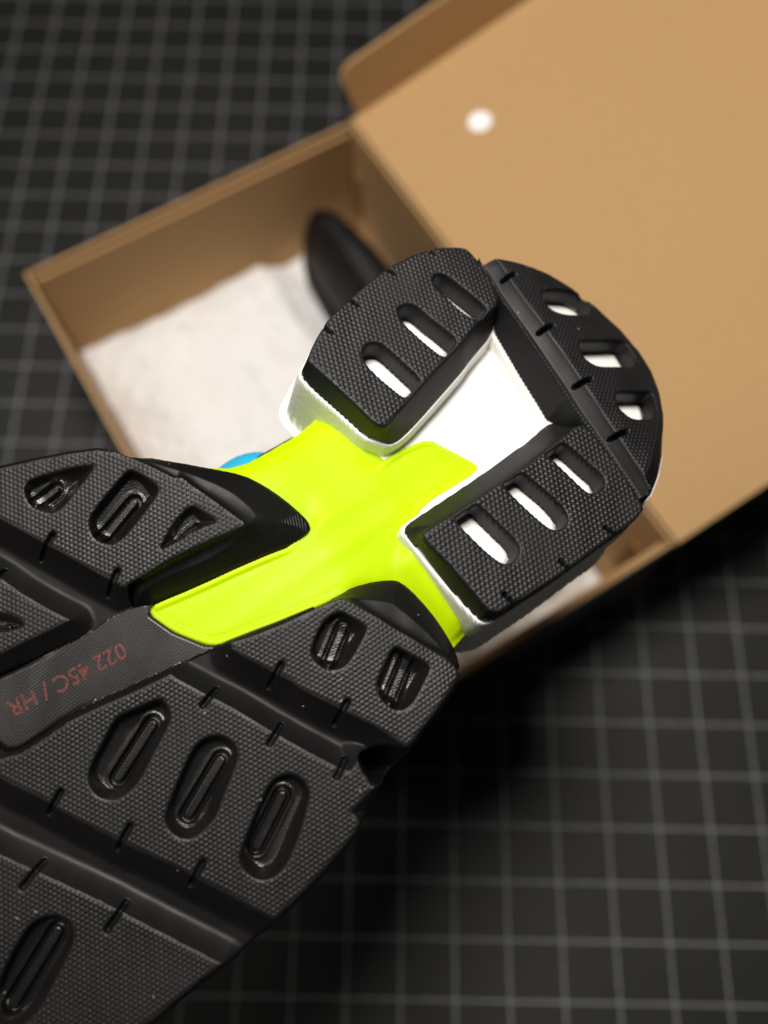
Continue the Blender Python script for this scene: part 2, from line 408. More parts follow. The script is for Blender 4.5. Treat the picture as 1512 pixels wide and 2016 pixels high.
# soft arris
def arris(h, d, r=.5): return h - np.where((d <= 0) & (d > -r), (1 + d / r) ** 2 * r * .22, np.where((d > 0), r * .22 * np.clip(1 - d, 0, 1), 0))
hl, hr = arris(hl, sTl), arris(hr, sTr)
# transverse groove in the heel
Gp = np.vstack([LINE_L, LINE_R[::-1]]); sG = sdf(Gp, 6); dL, dR = sdf_line(LINE_L), sdf_line(LINE_R)
tg = dL / (dL + dR + 1e-6)
gshape = np.where(tg < .34, smooth(tg / .34), np.where(tg < .5, 1, 1 - smooth((tg - .5) / .5) * 1.0))
gshape = np.where(tg > .5, np.clip((1 - tg) / .5, 0, 1) ** .8, gshape)
gdep = 2.7 * gshape
# serrated lip of the bevel (mould teeth)
teeth = .12 * np.sign(np.sin(GY * 2 * math.pi / .95)) * np.exp(-(dL / .5) ** 2) * (GX < 60)
hb = np.where(sG < 0, -gdep, hb)
hb = hb + teeth * (sTb < .6)
# slots through the rubber
def slots_of(fn, L, h=0): return [rounded(fn(p, h), 2) for p in L]
SL_l = slots_of(c1, [[(540, 860), (550, 810), (590, 775), (650, 768), (700, 785), (760, 840), (880, 950), (975, 1040), (975, 1062), (905, 1140), (862, 1188), (780, 1130), (640, 1010), (560, 920)],
                     [(805, 540), (815, 505), (850, 485), (900, 480), (960, 505), (1050, 590), (1180, 690), (1240, 740), (1240, 780), (1185, 850), (1147, 888), (1000, 770), (880, 660), (825, 595)],
                     [(1065, 300), (1080, 265), (1120, 255), (1180, 275), (1300, 370), (1440, 480), (1472, 520), (1460, 560), (1405, 622), (1280, 540), (1110, 385), (1075, 340)]])
SL_r = slots_of(c3, [[(430, 605), (520, 545), (600, 490), (680, 560), (800, 680), (890, 760), (925, 830), (910, 900), (850, 945), (790, 945), (700, 880), (560, 750), (455, 635)],
                     [(790, 350), (860, 310), (940, 255), (1050, 350), (1180, 460), (1265, 550), (1285, 620), (1260, 680), (1180, 695), (1120, 670), (960, 530), (820, 390)]]) + \
       slots_of(c4, [[(545, 430), (610, 390), (680, 335), (760, 400), (880, 510), (975, 590), (990, 650), (970, 700), (890, 730), (830, 700), (700, 570), (570, 450)]])
SL_b = slots_of(c2, [[(515, 380), (530, 345), (580, 335), (700, 340), (790, 365), (870, 430), (910, 490), (890, 524), (800, 528), (680, 525), (590, 490), (545, 440)],
                     [(795, 750), (810, 720), (850, 712), (1000, 715), (1130, 712), (1185, 800), (1235, 875), (1215, 912), (1145, 915), (950, 915), (880, 885), (820, 830)],
                     [(1065, 1140), (1080, 1105), (1120, 1095), (1250, 1100), (1335, 1092), (1370, 1200), (1380, 1260), (1360, 1298), (1290, 1305), (1200, 1305), (1130, 1260), (1080, 1200)]])
def cut_slots(h, L, k=11, rim=.25):
    dmin = np.full(GX.shape, 99., np.float32)
    for p in L: dmin = np.minimum(dmin, sdf(p, 4))
    cut = np.where(dmin < 0, dmin * k, 0) - np.where(np.abs(dmin) < rim, .05, 0)
    return np.minimum(h, np.where(dmin < 0, cut, 0) + np.where(dmin < 0, 0, 1e3)), dmin
hl, sl = cut_slots(hl, SL_l); hr, sr = cut_slots(hr, SL_r); hb, sbk = cut_slots(hb, SL_b)
def notch(h, segs, r, depth):
    for a, b in segs:
        d = seg(a, b)
        h = np.where(d < r, np.minimum(h, h - depth * np.sqrt(np.clip(1 - (d / r) ** 2, 0, 1)) ** .6), h)
    return h
hl = notch(hl, [c1(s) for s in (((1020, 75), (1072, 110)), ((722, 225), (780, 262)), ((448, 445), (505, 495)), ((250, 650), (312, 698)))], .48, 2.2)
hr = notch(hr, [c3(s) for s in (((806, 1172), (890, 1250)), ((1220, 922), (1300, 992)))] + [c4(((990, 980), (1072, 1036)))], .48, 2.2)
nb = [c2(s) for s in (((240, 250), (318, 226)), ((512, 640), (598, 606)), ((782, 1042), (880, 1006)), ((1050, 1436), (1150, 1395)))]
for a, b in nb:
    d = seg(a, b); hb = np.where(d < .62, np.minimum(hb, -3.0 * np.sqrt(np.clip(1 - (d / .62) ** 2, 0, 1)) ** .5 - .2), hb)
# bead texture on the treads
def bead_on(h, inner, s, bd, lim=.35):
    k = smooth((-inner - lim) / .25) * smooth((s - .25) / .3)
    return h + bd * k * (h > -.6)
AXB = math.radians(4)
hl = bead_on(hl, sTl, sl, beads(1.17, AXB)); hr = bead_on(hr, sTr, sr, beads(1.17, math.radians(-3), off=(.3, .1)))
rear_in = np.maximum(sTb, -sG) ; rear_in = np.maximum(sTb, -(sG))
hb = hb + beads(1.05, math.radians(28), .2) * smooth((-sTb - .5) / .3) * smooth((sG - .25) / .3) * smooth((sbk - .25) / .3) * (hb > -.6)
PADS = []
for nm, h, s, lab in (('heel_tread_pad', hl, sBl, 'black heel tread pad with three slots and edge notches'),
                      ('heel_tread_pad', hr, sBr, 'black heel tread pad with three long slots beside the neon plate'),
                      ('heel_tread_pad', hb, sBb, 'curved rear heel tread pad with a cross groove and three short slots')):
    o = hf_mesh(nm, h + wob, s < .8, RUB, shoe, -DH - 1.2); tag(o, lab); PADS.append(o)

# ------------------------------------------------------------------ MIDSOLE (heel)
sM = np.minimum(np.minimum(sBl, sBr), sBb)
CAV = PX([(985, 640), (1080, 826), (1090, 836), (1040, 875), (950, 940), (886, 980), (833, 1014), (800, 1030), (790, 1000), (780, 930), (770, 870), (790, 858), (842, 806), (914, 724), (955, 672)], -DH - 3)
sC = sdf(CAV, 40)
hm = -DH - .25 + .12 * np.cos(np.clip(sM + 1, -1, 1) * 2)
edge = np.clip(sM - .40, 0, None)
wall = -DH - .25 - (edge * 5 + edge ** 2 * 10)
hm = np.where(sM > .40, wall, hm)
hm = hm + .02 * np.sin((GX * .8 + GY * .3) * 9) * smooth((sM - .3) / .4) * (sM < 1.6)      # moulding lines on the rim
floor_h = -11.0 + .25 * np.sin(GX * .25)
inC = (sC < 3.0)
hm = np.where(inC, np.maximum(hm, floor_h - .15 * np.clip(sC, 0, 9)), hm)
# raised rounded beads of foam inside the slots
for sdl in (sl, sr, sbk):
    hm = np.where(sdl < 0, hm + .95 * smooth(-sdl / 1.6), hm)
o = hf_mesh('heel_midsole', np.maximum(hm, -27) + wob * 2, (sM < 3.3) | (inC & (sC < 2.9)), FOAM, shoe)

# ------------------------------------------------------------------ NEON midfoot plate
c3b = lambda p, h=0: crop(280, 860, 3.78, p, h)
c5b = lambda p, h=0: crop(350, 1150, 3.78, p, h)
c6 = lambda p, h=0: crop(600, 1120, 3.78, p, h)
c2b = lambda p, h=0: crop(0, 860, 3.78, p, h)
c4b = lambda p, h=0: crop(0, 1180, 3.78, p, h)
TAB = np.vstack([PX([(293, 1199), (300, 1191), (386, 1154), (492, 1103), (592, 1061)], -4), PX([(640, 1000), (760, 905), (800, 880), (845, 864), (872, 880), (938, 913), (941, 924)], -10.4), PX([(904, 951), (851, 981), (816, 1010), (800, 1050), (760, 1120), (700, 1158)], -10.4),
                 PX([(669, 1170), (562, 1217), (477, 1250), (437, 1266), (424, 1269), (403, 1266), (341, 1243), (296, 1210)], -4)])
WAIST = np.vstack([PX([(400, 925), (469, 931), (545, 884), (605, 843), (640, 800)], -15), PX([(700, 760), (900, 900), (1000, 1150)], -15), PX([(950, 1235), (925, 1243), (894, 1277), (860, 1330), (700, 1400), (600, 1300), (480, 1100), (400, 1000)], -15)])
sTab, sW = sdf(rounded(TAB, 1), 40), sdf(rounded(WAIST, 1), 40)
xa = U((360, 1220), -4)[0]; xb_ = U((640, 1090), -6)[0]; xc = U((800, 960), -10)[0]
zn1 = np.interp(XS, [xc - 30, xc, (xc + xb_) / 2, xb_, xa, xa + 12], [-10.6, -10.4, -9.6, -7.2, -4.9, -4.3])
kz = np.hanning(61); kz /= kz.sum()
zn1 = np.convolve(np.pad(zn1, 30, mode='edge'), kz, mode='valid'); zn = np.repeat(zn1[:, None], len(YS), 1)
yc = np.interp(GX, [xc - 20, xa], [U((860, 930), -10)[1], U((370, 1225), -4)[1]])
rib = np.zeros(GX.shape)
for yo, wd, am in ((-9, 2.6, .20), (-3.5, 2.2, .12), (3.5, 2.4, .22), (8.5, 2.2, .1)):
    rib += am * np.exp(-((GY - yc - yo - .04 * (GX - xc)) / wd) ** 2)
hn_tab = zn + rib * smooth((-sTab - 1.2) / 1.5) * .8
rimk = smooth((1.5 + sTab) / .7) * (sTab < .2)
hn_tab = hn_tab + .5 * rimk * smooth((GX - xb_ - 2) / 8) + .35 * rimk * smooth((xc + 4 - GX) / 6)
drop = np.interp(GX, [xc - 6, xc + 4, xb_ - 6, xb_ + 5], [6, .30, .30, 6])
hn_tab = np.where(sTab > 0, hn_tab - np.clip(sTab, 0, 30) * drop, hn_tab)
lat = np.abs(GY - yc)
hn_w = zn - 1.0 - .35 * np.clip(-sW * 0, 0, 1) - np.where(lat > 12, .012 * (lat - 12) ** 2, 0) + rib * .5
hn_w = hn_w - 3.0 * smooth((4 + sW) / 6) - np.where(sW > 0, sW * 10, 0)
hn_tab = np.where(sW > 0, hn_tab - sW * 10 * (sTab > .35), hn_tab)
def softmax2(a, b, k):
    hh = np.clip(.5 + .5 * (a - b) / k, 0, 1); return b * (1 - hh) + a * hh + k * hh * (1 - hh)
hneon = softmax2(hn_tab, np.where(sW < 2.2, hn_w, -40), 1.6) - .2
hneon = hneon + 2.4 * smooth((6.5 - sBr) / 5) * smooth(sTab / 3) * smooth((sC - 1) / 2) * smooth(-sW / 3)   # it rises to meet the foam
hneon = np.maximum(hneon, -30)
def blur(a, n):
    k = np.hanning(2 * n + 1); k /= k.sum(); out = np.zeros_like(a)
    for i, w_ in enumerate(k): out += w_ * np.roll(a, i - n, 0)
    o2 = np.zeros_like(a)
    for i, w_ in enumerate(k): o2 += w_ * np.roll(out, i - n, 1)
    return o2
wb = smooth((-sW - 1) / 2) * smooth((GX - xc - 1) / 4) * smooth((xb_ + 3 - GX) / 5)
hneon = hneon * (1 - wb) + (blur(np.maximum(hneon, -16), 14) + 1.6 * rib * smooth((-sTab + 1) / 3)) * wb
plate = hf_mesh('midfoot_plate', hneon + wob * .3, ((sTab < .35) | (sW < 1.8)), NEON, shoe)
tag(plate, 'translucent neon yellow plastic plate spanning the midfoot')

# ------------------------------------------------------------------ FOREFOOT outsole
DN = 6.8
A_T = PX([(-330, 1075), (-200, 990), (-90, 945), (0, 924), (66, 909), (132, 896), (190, 888), (225, 891), (259, 900), (291, 913), (344, 939), (359, 940), (407, 974), (449, 1005), (481, 1030), (478, 1035), (439, 1053), (386, 1077), (333, 1103), (280, 1135), (246, 1154), (240, 1154), (185, 1125), (124, 1090), (53, 1051), (0, 1021), (-120, 955), (-260, 1010)])
A_T = PX([(-150, 962), (-60, 936), (0, 922), (66, 907), (132, 894), (190, 886), (225, 890), (259, 900), (291, 913), (344, 939), (359, 940), (407, 974), (449, 1005), (481, 1030), (478, 1035), (439, 1053), (386, 1077), (333, 1103), (280, 1135), (246, 1154), (240, 1154), (185, 1125), (124, 1090), (53, 1051), (0, 1021), (-80, 978)])
A_B = np.vstack([PX([(225, 888)]), PX([(280, 899), (346, 910), (412, 922), (478, 935), (518, 955), (558, 982), (597, 1016), (609, 1032), (609, 1053)], -DN), PX([(592, 1061), (492, 1103), (386, 1154), (300, 1190), (262, 1205)], -5.0), PX([(246, 1156), (280, 1120), (333, 1090), (386, 1070), (440, 1035), (407, 985), (359, 950), (291, 920)])])
D_T = PX([(440, 1270), (498, 1253), (562, 1227), (614, 1203), (661, 1180), (677, 1177), (700, 1189), (748, 1218), (801, 1250), (851, 1279), (891, 1305), (904, 1321), (904, 1330), (891, 1353), (859, 1398), (827, 1438), (805, 1470), (785, 1461), (748, 1435), (706, 1414), (653, 1388), (600, 1361), (567, 1338), (509, 1309)])
D_B = np.vstack([PX([(640, 1188)]), PX([(664, 1170), (719, 1149), (769, 1142), (790, 1146), (825, 1178), (864, 1226), (891, 1271), (899, 1290), (906, 1318)], -DN), PX([(895, 1330), (851, 1290), (748, 1230), (677, 1190)])])
E_T = PX([(336, 1328), (350, 1338), (398, 1364), (456, 1393), (530, 1438), (601, 1478), (662, 1510), (689, 1520), (704, 1500), (712, 1519), (731, 1548), (738, 1550), (731, 1556), (691, 1599), (704, 1611), (707, 1622), (694, 1646), (641, 1709), (588, 1765), (540, 1811), (456, 1767), (403, 1739), (350, 1709), (259, 1669), (125, 1600), (79, 1572), (28, 1549), (0, 1532), (-140, 1455), (-260, 1390), (-230, 1360), (-120, 1400), (-60, 1470), (0, 1495), (40, 1484), (79, 1460), (132, 1423), (185, 1397), (265, 1362)])
C_T = PX([(137, 1221), (92, 1198), (40, 1167), (0, 1138), (-120, 1068), (-260, 992), (-340, 1060), (-440, 1180), (-520, 1310), (-450, 1345), (-300, 1340), (-120, 1320), (0, 1288), (53, 1262), (98, 1241)])
F_T = PX([(0, 1684), (79, 1720), (199, 1776), (324, 1841), (435, 1898), (370, 1948), (301, 2008), (180, 2095), (60, 2165), (-120, 2235), (-300, 2262), (-420, 2240), (-500, 2150), (-560, 2000), (-600, 1800), (-590, 1600), (-545, 1400), (-420, 1450), (-200, 1580)])
OUT = np.vstack([PX([(0, 917), (66, 902), (132, 890), (190, 882), (225, 885)], -1.5), PX([(280, 898), (346, 909), (412, 921), (478, 934), (518, 954), (558, 981), (597, 1015), (610, 1032), (610, 1054), (592, 1062)], -DN), PX([(492, 1104), (386, 1155), (300, 1200), (296, 1214), (341, 1246), (403, 1272), (436, 1272), (560, 1222)], -4.6), PX([(664, 1171), (719, 1148), (769, 1141), (791, 1145), (826, 1177), (865, 1225), (892, 1270), (901, 1290), (907, 1318)], -DN),
    PX([(908, 1332), (894, 1356), (862, 1402), (830, 1442), (800, 1486), (742, 1552), (712, 1618), (698, 1650), (645, 1713), (592, 1769), (543, 1818), (505, 1848), (468, 1884), (437, 1905), (374, 1953), (305, 2013), (182, 2102), (60, 2172), (-120, 2243), (-300, 2270), (-430, 2250), (-510, 2155), (-572, 2000), (-612, 1800), (-602, 1590), (-550, 1380), (-450, 1170), (-340, 1040), (-210, 965), (-100, 936)], -1.5)])
STRIP = np.vstack([PX([(300, 1188), (233, 1204), (172, 1249), (106, 1280), (53, 1304), (0, 1328), (-120, 1375), (-200, 1425), (-180, 1470), (-80, 1490), (0, 1474), (16, 1481), (40, 1478), (79, 1454), (132, 1415), (185, 1384), (264, 1349), (344, 1312), (440, 1268), (424, 1240), (350, 1200)], -3.4)])
STRIP = np.vstack([PX([(300, 1188), (233, 1204), (172, 1249), (106, 1280), (53, 1304), (0, 1328), (-70, 1358), (-60, 1420), (0, 1472), (16, 1481), (40, 1478), (79, 1454), (132, 1415), (185, 1384), (264, 1349), (344, 1312), (440, 1268), (424, 1240), (350, 1200)], -3.4)])
sA, sAB, sD, sDB = sdf(A_T, 16), sdf(rounded(A_B, 1), 16), sdf(rounded(D_T, 1), 16), sdf(rounded(D_B, 1), 16)
sE, sCt, sF = sdf(E_T, 16), sdf(C_T, 16), sdf(F_T, 16)
sO, sS = sdf(OUT, 30), sdf(rounded(STRIP, 1), 12)
GD, GW = 4.0, 4.9                                          # groove depth, half width
def vgroove(d): 
    t = np.clip(d / GW, 0, 1.15)
    return -np.where(d <= 0, 0, GD * (1 - (1 - np.clip(t, 0, 1)) ** 1.25))
def softmax2(a, b, k): 
    hh = np.clip(.5 + .5 * (a - b) / k, 0, 1); return b * (1 - hh) + a * hh + k * hh * (1 - hh)
blocks = [sA, sD, sE, sCt, sF]
hf = np.full(GX.shape, -GD - .5)
for s in blocks: hf = softmax2(hf, vgroove(s), .45)
hf = np.where(np.minimum.reduce(blocks) <= 0, 0, np.minimum(hf, 0))
# flanks of the two rear blocks running down to the plate, with fine moulding steps
for sT, sBv, D in ((sA, sAB, DN), (sD, sDB, DN)):
    t = np.clip(sT / np.maximum(sT - sBv, 1e-3), 0, 1)
    inner = (sBv < 0.05) & (sT > 0)
    rp = -.9 * smooth(t / .12) - (D - .9) * np.clip((t - .1) / .9, 0, 1) ** 1.15
    hf = np.where(inner, rp, hf)
steps = .10 * np.sin(2 * math.pi * sA / .62) * smooth((GY - (U((500, 1075), -4)[1] - 99)) / 5)
innerA = (sAB < 0) & (sA > 1.3)
side = U((530, 1060), -4)[1]; sgn = np.sign(U((400, 1300), 0)[1] - U((400, 950), 0)[1])
sel = smooth(((GY - U((545, 1030), -4)[1]) * sgn + .5) / 1.5)
hf = np.where(innerA, hf + .16 * np.sin(2 * math.pi * sA / .62) * sel, hf)
# central ribbed strip
ribs = .022 * np.sin(2 * math.pi * (GY + .03 * GX) / .62)
hs = -3.3 + ribs - 1.4 * smooth((sS + 1.1) / 1.2) * smooth((GX - U((200, 1380), -3)[0]) / 14) - np.where(sS > 0, sS * 8, 0)
hs2 = np.where(sS < 0, hs, -30)
treads = np.minimum.reduce(blocks)
hf = np.where((sS < .25) & (treads > .15), np.where(hs2 > -20, hs2, hf), hf)
# pockets with a moat and island
def capsule(a, b, r0=1):
    return seg(a, b, 8)
def pocket(h, poly, cap, depth=3.4, cr=1.75):
    global pk
    p = rounded(poly, 2); d = sdf(p, 3); pk = np.minimum(pk, d)
    k = smooth(-d / 1.0)
    lee = smooth(((GX - GX[s_ := win(p, 0)].mean()) * .35 * ub[0] + (GY - GY[s_].mean()) * .35 * ub[1] + 1) / 2)   # the flank away from the heel is shallower
    ww = .7 + 1.5 * lee
    bowl = -depth * (.80 * np.clip(-d / ww, 0, 1) ** .85 + .2 * smooth(-d / 3.2))
    if cap is not None:
        c = capsule(*cap)
        ring = np.where(c < cr, np.sin(np.clip((cr - c) / (cr * .55), 0, 1) * math.pi), 0)
        bowl = bowl - 1.3 * ring * smooth(-d / .6) + .32 * np.exp(-((c - cr - .25) / .28) ** 2) * smooth(-d / 1.2) + np.where(c < cr * .42, .25, 0)
    bowl = bowl + .05 * np.sin(2 * math.pi * (GY * .94 + GX * .35) / .55) * smooth((-d - .6) / .6)
    return np.where(d < 0, np.minimum(h, bowl), h)
pk = np.full(GX.shape, 99.)
ub = np.array(U((430, 1640))) - np.array(U((330, 1500))); ub /= np.linalg.norm(ub)   # towards the lower right of the picture
hf = pocket(hf, c2b([(175, 400), (200, 340), (260, 305), (400, 265), (560, 225), (705, 205), (690, 240), (620, 330), (560, 400), (480, 510), (400, 570), (300, 550), (220, 510)]), c2b([(272, 455), (400, 360)]), 3.0, 1.6)
hf = pocket(hf, c2b([(665, 610), (690, 560), (800, 420), (910, 290), (960, 245), (1020, 260), (1110, 320), (1185, 370), (1170, 430), (1060, 580), (930, 740), (850, 800), (780, 795), (700, 760), (665, 680)]), c2b([(750, 735), (985, 455)]), 3.3)
hf = pocket(hf, c3b([(125, 840), (200, 690), (300, 560), (370, 510), (420, 535), (575, 630), (520, 650), (400, 690), (300, 760), (160, 830)]), c3b([(330, 720), (400, 660)]), 2.6, 1.1)
hf = pocket(hf, c6([(45, 640), (60, 560), (100, 460), (150, 380), (200, 345), (270, 312), (330, 350), (470, 430), (455, 470), (400, 580), (340, 680), (280, 740), (180, 760), (90, 710)]), c6([(190, 690), (300, 420)]), 3.3)
hf = pocket(hf, c6([(535, 860), (560, 790), (620, 660), (670, 565), (760, 620), (935, 715), (930, 760), (860, 900), (800, 1010), (720, 1060), (640, 1040), (560, 960)]), c6([(650, 980), (780, 660)]), 3.3)
hf = pocket(hf, c4b([(650, 1310), (690, 1200), (760, 1070), (850, 900), (900, 860), (1050, 800), (1180, 740), (1230, 770), (1270, 850), (1255, 940), (1150, 1130), (1050, 1330), (960, 1440), (850, 1500), (740, 1480), (670, 1410)]), c4b([(870, 1320), (1125, 920)]), 3.4, 1.9)
hf = pocket(hf, PX([(322, 1609), (342, 1558), (370, 1493), (389, 1461), (417, 1447), (449, 1452), (470, 1479), (463, 1512), (440, 1567), (425, 1610), (407, 1628), (384, 1651), (356, 1653), (333, 1637)]), PX([(371, 1602), (434, 1495)]), 3.4, 1.9)
c8 = lambda p, h=0: crop(350, 1450, 3.78, p, h)
hf = pocket(hf, c8([(455, 920), (480, 820), (560, 620), (640, 440), (690, 340), (760, 290), (850, 275), (930, 320), (980, 400), (970, 500), (910, 720), (840, 900), (780, 1000), (700, 1060), (600, 1075), (500, 1010)]), c8([(595, 815), (785, 440)]), 3.4, 1.9)
hf = pocket(hf, crop(0, 1616, 3.78, [(-60, 1300), (0, 1180), (60, 1040), (150, 880), (200, 800), (280, 730), (400, 700), (490, 730), (540, 800), (550, 880), (480, 1060), (380, 1240), (290, 1420), (180, 1530), (40, 1560), (-50, 1470)]), crop(0, 1616, 3.78, [(75, 1380), (405, 840)]), 3.4, 2.0)
hf = pocket(hf, c4b([(-420, 60), (-250, 40), (0, 105), (80, 115), (150, 150), (185, 190), (150, 215), (60, 235), (0, 245), (-200, 230), (-380, 190)]), c4b([(-300, 130), (60, 190)]), 3.0, 1.2)
for k in range(2, 5):           # further pockets along the toe, outside the frame
    a = U((95 - 130 * k, 1870 - 62 * k + 20)); b = (a[0] - 9, a[1] + 2.5)
    ang = np.linspace(0, 6.28, 22)[:-1]; mx_, my_ = (a[0] + b[0]) / 2, (a[1] + b[1]) / 2
    hf = pocket(hf, np.stack([mx_ + 9 * np.cos(ang), my_ + 4 * np.sin(ang)], 1), (a, b), 3.4, 1.9)
pk2 = pk.copy()
# short sipes on both sides of the grooves
sip = [c2b([(392, 728), (298, 884)]), c2b([(872, 1000), (802, 1156)]), c5b([(772, 598), (690, 744)]), c5b([(1262, 878), (1188, 1024)]), c5b([(285, 776), (186, 902)]), c5b([(775, 1046), (686, 1184)]), c5b([(1252, 1306), (1186, 1432)]), c2b([(20, 985), (-70, 1120)]),
       crop(0, 1540, 2.16, [(257, 42), (208, 128)]), crop(0, 1540, 2.16, [(552, 188), (502, 280)]), crop(0, 1540, 2.16, [(862, 343), (813, 434)]), crop(0, 1540, 2.16, [(178, 342), (94, 446)]), crop(0, 1540, 2.16, [(532, 518), (456, 628)])]
for a, b in sip:
    d = seg(a, b); r = .62
    hf = np.where(d < r, hf - 1.5 * np.clip(1 - (d / r) ** 2, 0, 1) ** .5, hf)
    pk = np.minimum(pk, d - r)
# scallop cut into the outer flank between the two right blocks
SCAL = rounded(PX([(735, 1462), (716, 1470), (704, 1482), (702, 1497), (712, 1519), (734, 1548), (790, 1540), (830, 1470), (800, 1478), (770, 1466)], -2), 1)
sSc = sdf(SCAL, 4)
hf = np.where(sSc < 0, np.minimum(hf, sSc * 4 - .8), hf) + .10 * np.exp(-((sSc - .25) / .16) ** 2) * (hf < 5)
# outer edge
hf = np.where(sO > -.55, hf - smooth((sO + .55) / .55) * .35, hf)
hf = np.where(sO > 0, hf - (sO * 1.6 + sO ** 2 * 6), hf)
tread_in = np.full(GX.shape, 99.)
bd = beads(.98, math.radians(-3), .19)
k = smooth((-treads - .3) / .25) * smooth((pk - .2) / .3) * smooth((-sO - .5) / .3) * (sSc > .3)
hf = hf + bd * k * (hf > -.6)
for sT, sBv in ((sA, sAB), (sD, sDB)):
    near = (sBv > 0) & (sBv < 3) & (treads > .3) & (sS > .2) & (sO > -1.5) & (GX < xb_ + 45)
    hf = np.where(near, np.minimum(hf, -DN - (sBv * 1.5 + sBv ** 2 * 5)), hf)
hf = np.where((treads > .1) & (sTab < .6), np.minimum(hf, zn + 1.0 + (sTab + .1) * 7), hf)
hf = np.maximum(hf, -24)
inF = (sO < 1.9)
strip_m = (sS < .02) & (treads > .15)
grow = strip_m.copy(); grow[1:-1, 1:-1] &= strip_m[2:, 1:-1] & strip_m[:-2, 1:-1] & strip_m[1:-1, 2:] & strip_m[1:-1, :-2]
FB = hf_mesh('forefoot_outsole', hf + wob, inF & (treads > -.08) & ~grow, GROV, shoe)
STRIPM = mat_rubber('ribbed_strip_rubber', (.012, .0115, .0115), .30, .42, .2, .5)
tag(hf_mesh('centre_strip', hf + wob, inF & strip_m, STRIPM, FB), 'glossier ribbed strip running along the middle of the forefoot')
tag(FB, 'black forefoot rubber with diagonal grooves and a ribbed centre strip')
for s in blocks:
    hf_mesh('tread_block', hf + wob, inF & (s < STEP * 1.2) & (s < .3) & (s <= treads + 1e-6), RUBB, FB, mat2=POCK, mask2=(pk2 < -.12))

# red stamped text, upside down along the centre strip
tc = bpy.data.curves.new('printed_text', 'FONT'); tc.body = '022 45C / HR'; tc.size = 1; tc.offset = .012; tc.align_x = 'LEFT'; tc.resolution_u = 3
to = bpy.data.objects.new('tmp', tc); COL.objects.link(to)
dg = bpy.context.evaluated_depsgraph_get(); tm = bpy.data.meshes.new_from_object(to.evaluated_get(dg)); bpy.data.objects.remove(to)
co = np.zeros(len(tm.vertices) * 3); tm.vertices.foreach_get('co', co); co = co.reshape(-1, 3)
q0 = np.array(U((247, 1279), -3.3)); q1 = np.array(U((18, 1400), -3.3)); tdir = q1 - q0; tl = np.linalg.norm(tdir); tdir /= tl
qa = np.array(U((222, 1264), -3.3)); 
tup = np.array([-tdir[1], tdir[0]]); 
if tup @ (np.array(U((260, 1330), -3.3)) - np.array(U((240, 1270), -3.3))) < 0: tup = -tup
wid = co[:, 0].max() - co[:, 0].min(); sx_ = tl / wid; hgt = 3.5 / .72
tx = q0[None] + np.outer((co[:, 0] - co[:, 0].min()) * sx_, tdir) + np.outer((co[:, 1] - .36) * hgt, tup)
tF = np.array([list(p.vertices) for p in tm.polygons if len(p.vertices) == 3] or [[0, 1, 2]], np.int32)
quads = [list(p.vertices) for p in tm.polygons if len(p.vertices) != 3]
for qd in quads:
    for k in range(1, len(qd) - 1): tF = np.vstack([tF, [qd[0], qd[k], qd[k + 1]]])
ti = np.clip(((tx[:, 0] - XS[0]) / STEP).round().astype(int), 0, len(XS) - 1); tj = np.clip(((tx[:, 1] - YS[0]) / STEP).round().astype(int), 0, len(YS) - 1)
V3 = W(tx[:, 0], tx[:, 1], -3.275 + wob[ti, tj])
to = obj('printed_text', mesh_arrays('printed_text', V3, tF), RED, FB, False); tag(to, 'faded red stamped text on the ribbed strip')

# ------------------------------------------------------------------ UPPER (mostly hidden under the sole)
def ring_loft(secs, n=40, cap=True):
    """secs: list of (n,3) world rings"""
    V = np.vstack(secs); m = len(secs); F = []
    for i in range(m - 1):
        for k in range(n): F.append((i * n + k, i * n + (k + 1) % n, (i + 1) * n + (k + 1) % n, (i + 1) * n + k))
    V = list(map(tuple, V))
    for i, flip in ((0, True), (m - 1, False)):
        c = np.mean(secs[i], 0); V.append(tuple(c)); ci = len(V) - 1
        for k in range(n):
            a, b = i * n + k, i * n + (k + 1) % n
            F.append((a, ci, ci, b))
    me = bpy.data.meshes.new('loft'); bmx = bmesh.new(); vs = [bmx.verts.new(v_) for v_ in V]
    for f in F:
        ff = []; [ff.append(i) for i in f if i not in ff]
        try: bmx.faces.new([vs[i] for i in ff])
        except ValueError: pass
    bmesh.ops.recalc_face_normals(bmx, faces=bmx.faces[:]); bmx.to_mesh(me); bmx.free(); return me
def cross(hwl, hwr, d0, d1, n=40, e=2.6, yc=0, topw=.62):
    t = np.linspace(0, 2 * math.pi, n, endpoint=False); c, s = np.cos(t), np.sin(t)
    yy = np.sign(c) * np.abs(c) ** (2 / e); zz = np.sign(s) * np.abs(s) ** (2 / e)
    f = (1 - zz) / 2                                   # 0 at the sole, 1 at the far side
    wdt = np.where(yy > 0, hwr, hwl) * (1 - (1 - topw) * smooth(f * 1.15 - .1))
    return yc + yy * wdt, d0 + (d1 - d0) * f
prof = [(6, 17, 17, -22, -62), (10, 24, 24, -20, -88), (22, 28, 27, -18, -100), (45, 29, 27, -18, -104), (68, 29, 27, -18, -98), (90, 31, 28, -17, -86), (115, 35, 32, -12, -76), (145, 40, 37, -9, -64), (175, 42, 39, -9, -55), (205, 40, 38, -10, -50), (228, 33, 32, -16, -46), (241, 24, 23, -22, -42), (247, 12, 12, -26, -38)]
ymid = lambda x: float(np.interp(x, [0, 60, 120, 175, 250], [0, 0, 0, 1, 0]))
px_ = np.array([p[0] for p in prof]); xs_ = np.concatenate([np.linspace(6, 20, 6), np.linspace(24, 225, 34), np.linspace(229, 247, 7)])
secs = []
for x in xs_:
    a, b, d0, d1 = [np.interp(x, px_, [p[j] for p in prof]) for j in (1, 2, 3, 4)]
    y, h = cross(b, a, d0, d1, yc=ymid(x))
    secs.append(W(np.full(len(y), x), y, h))
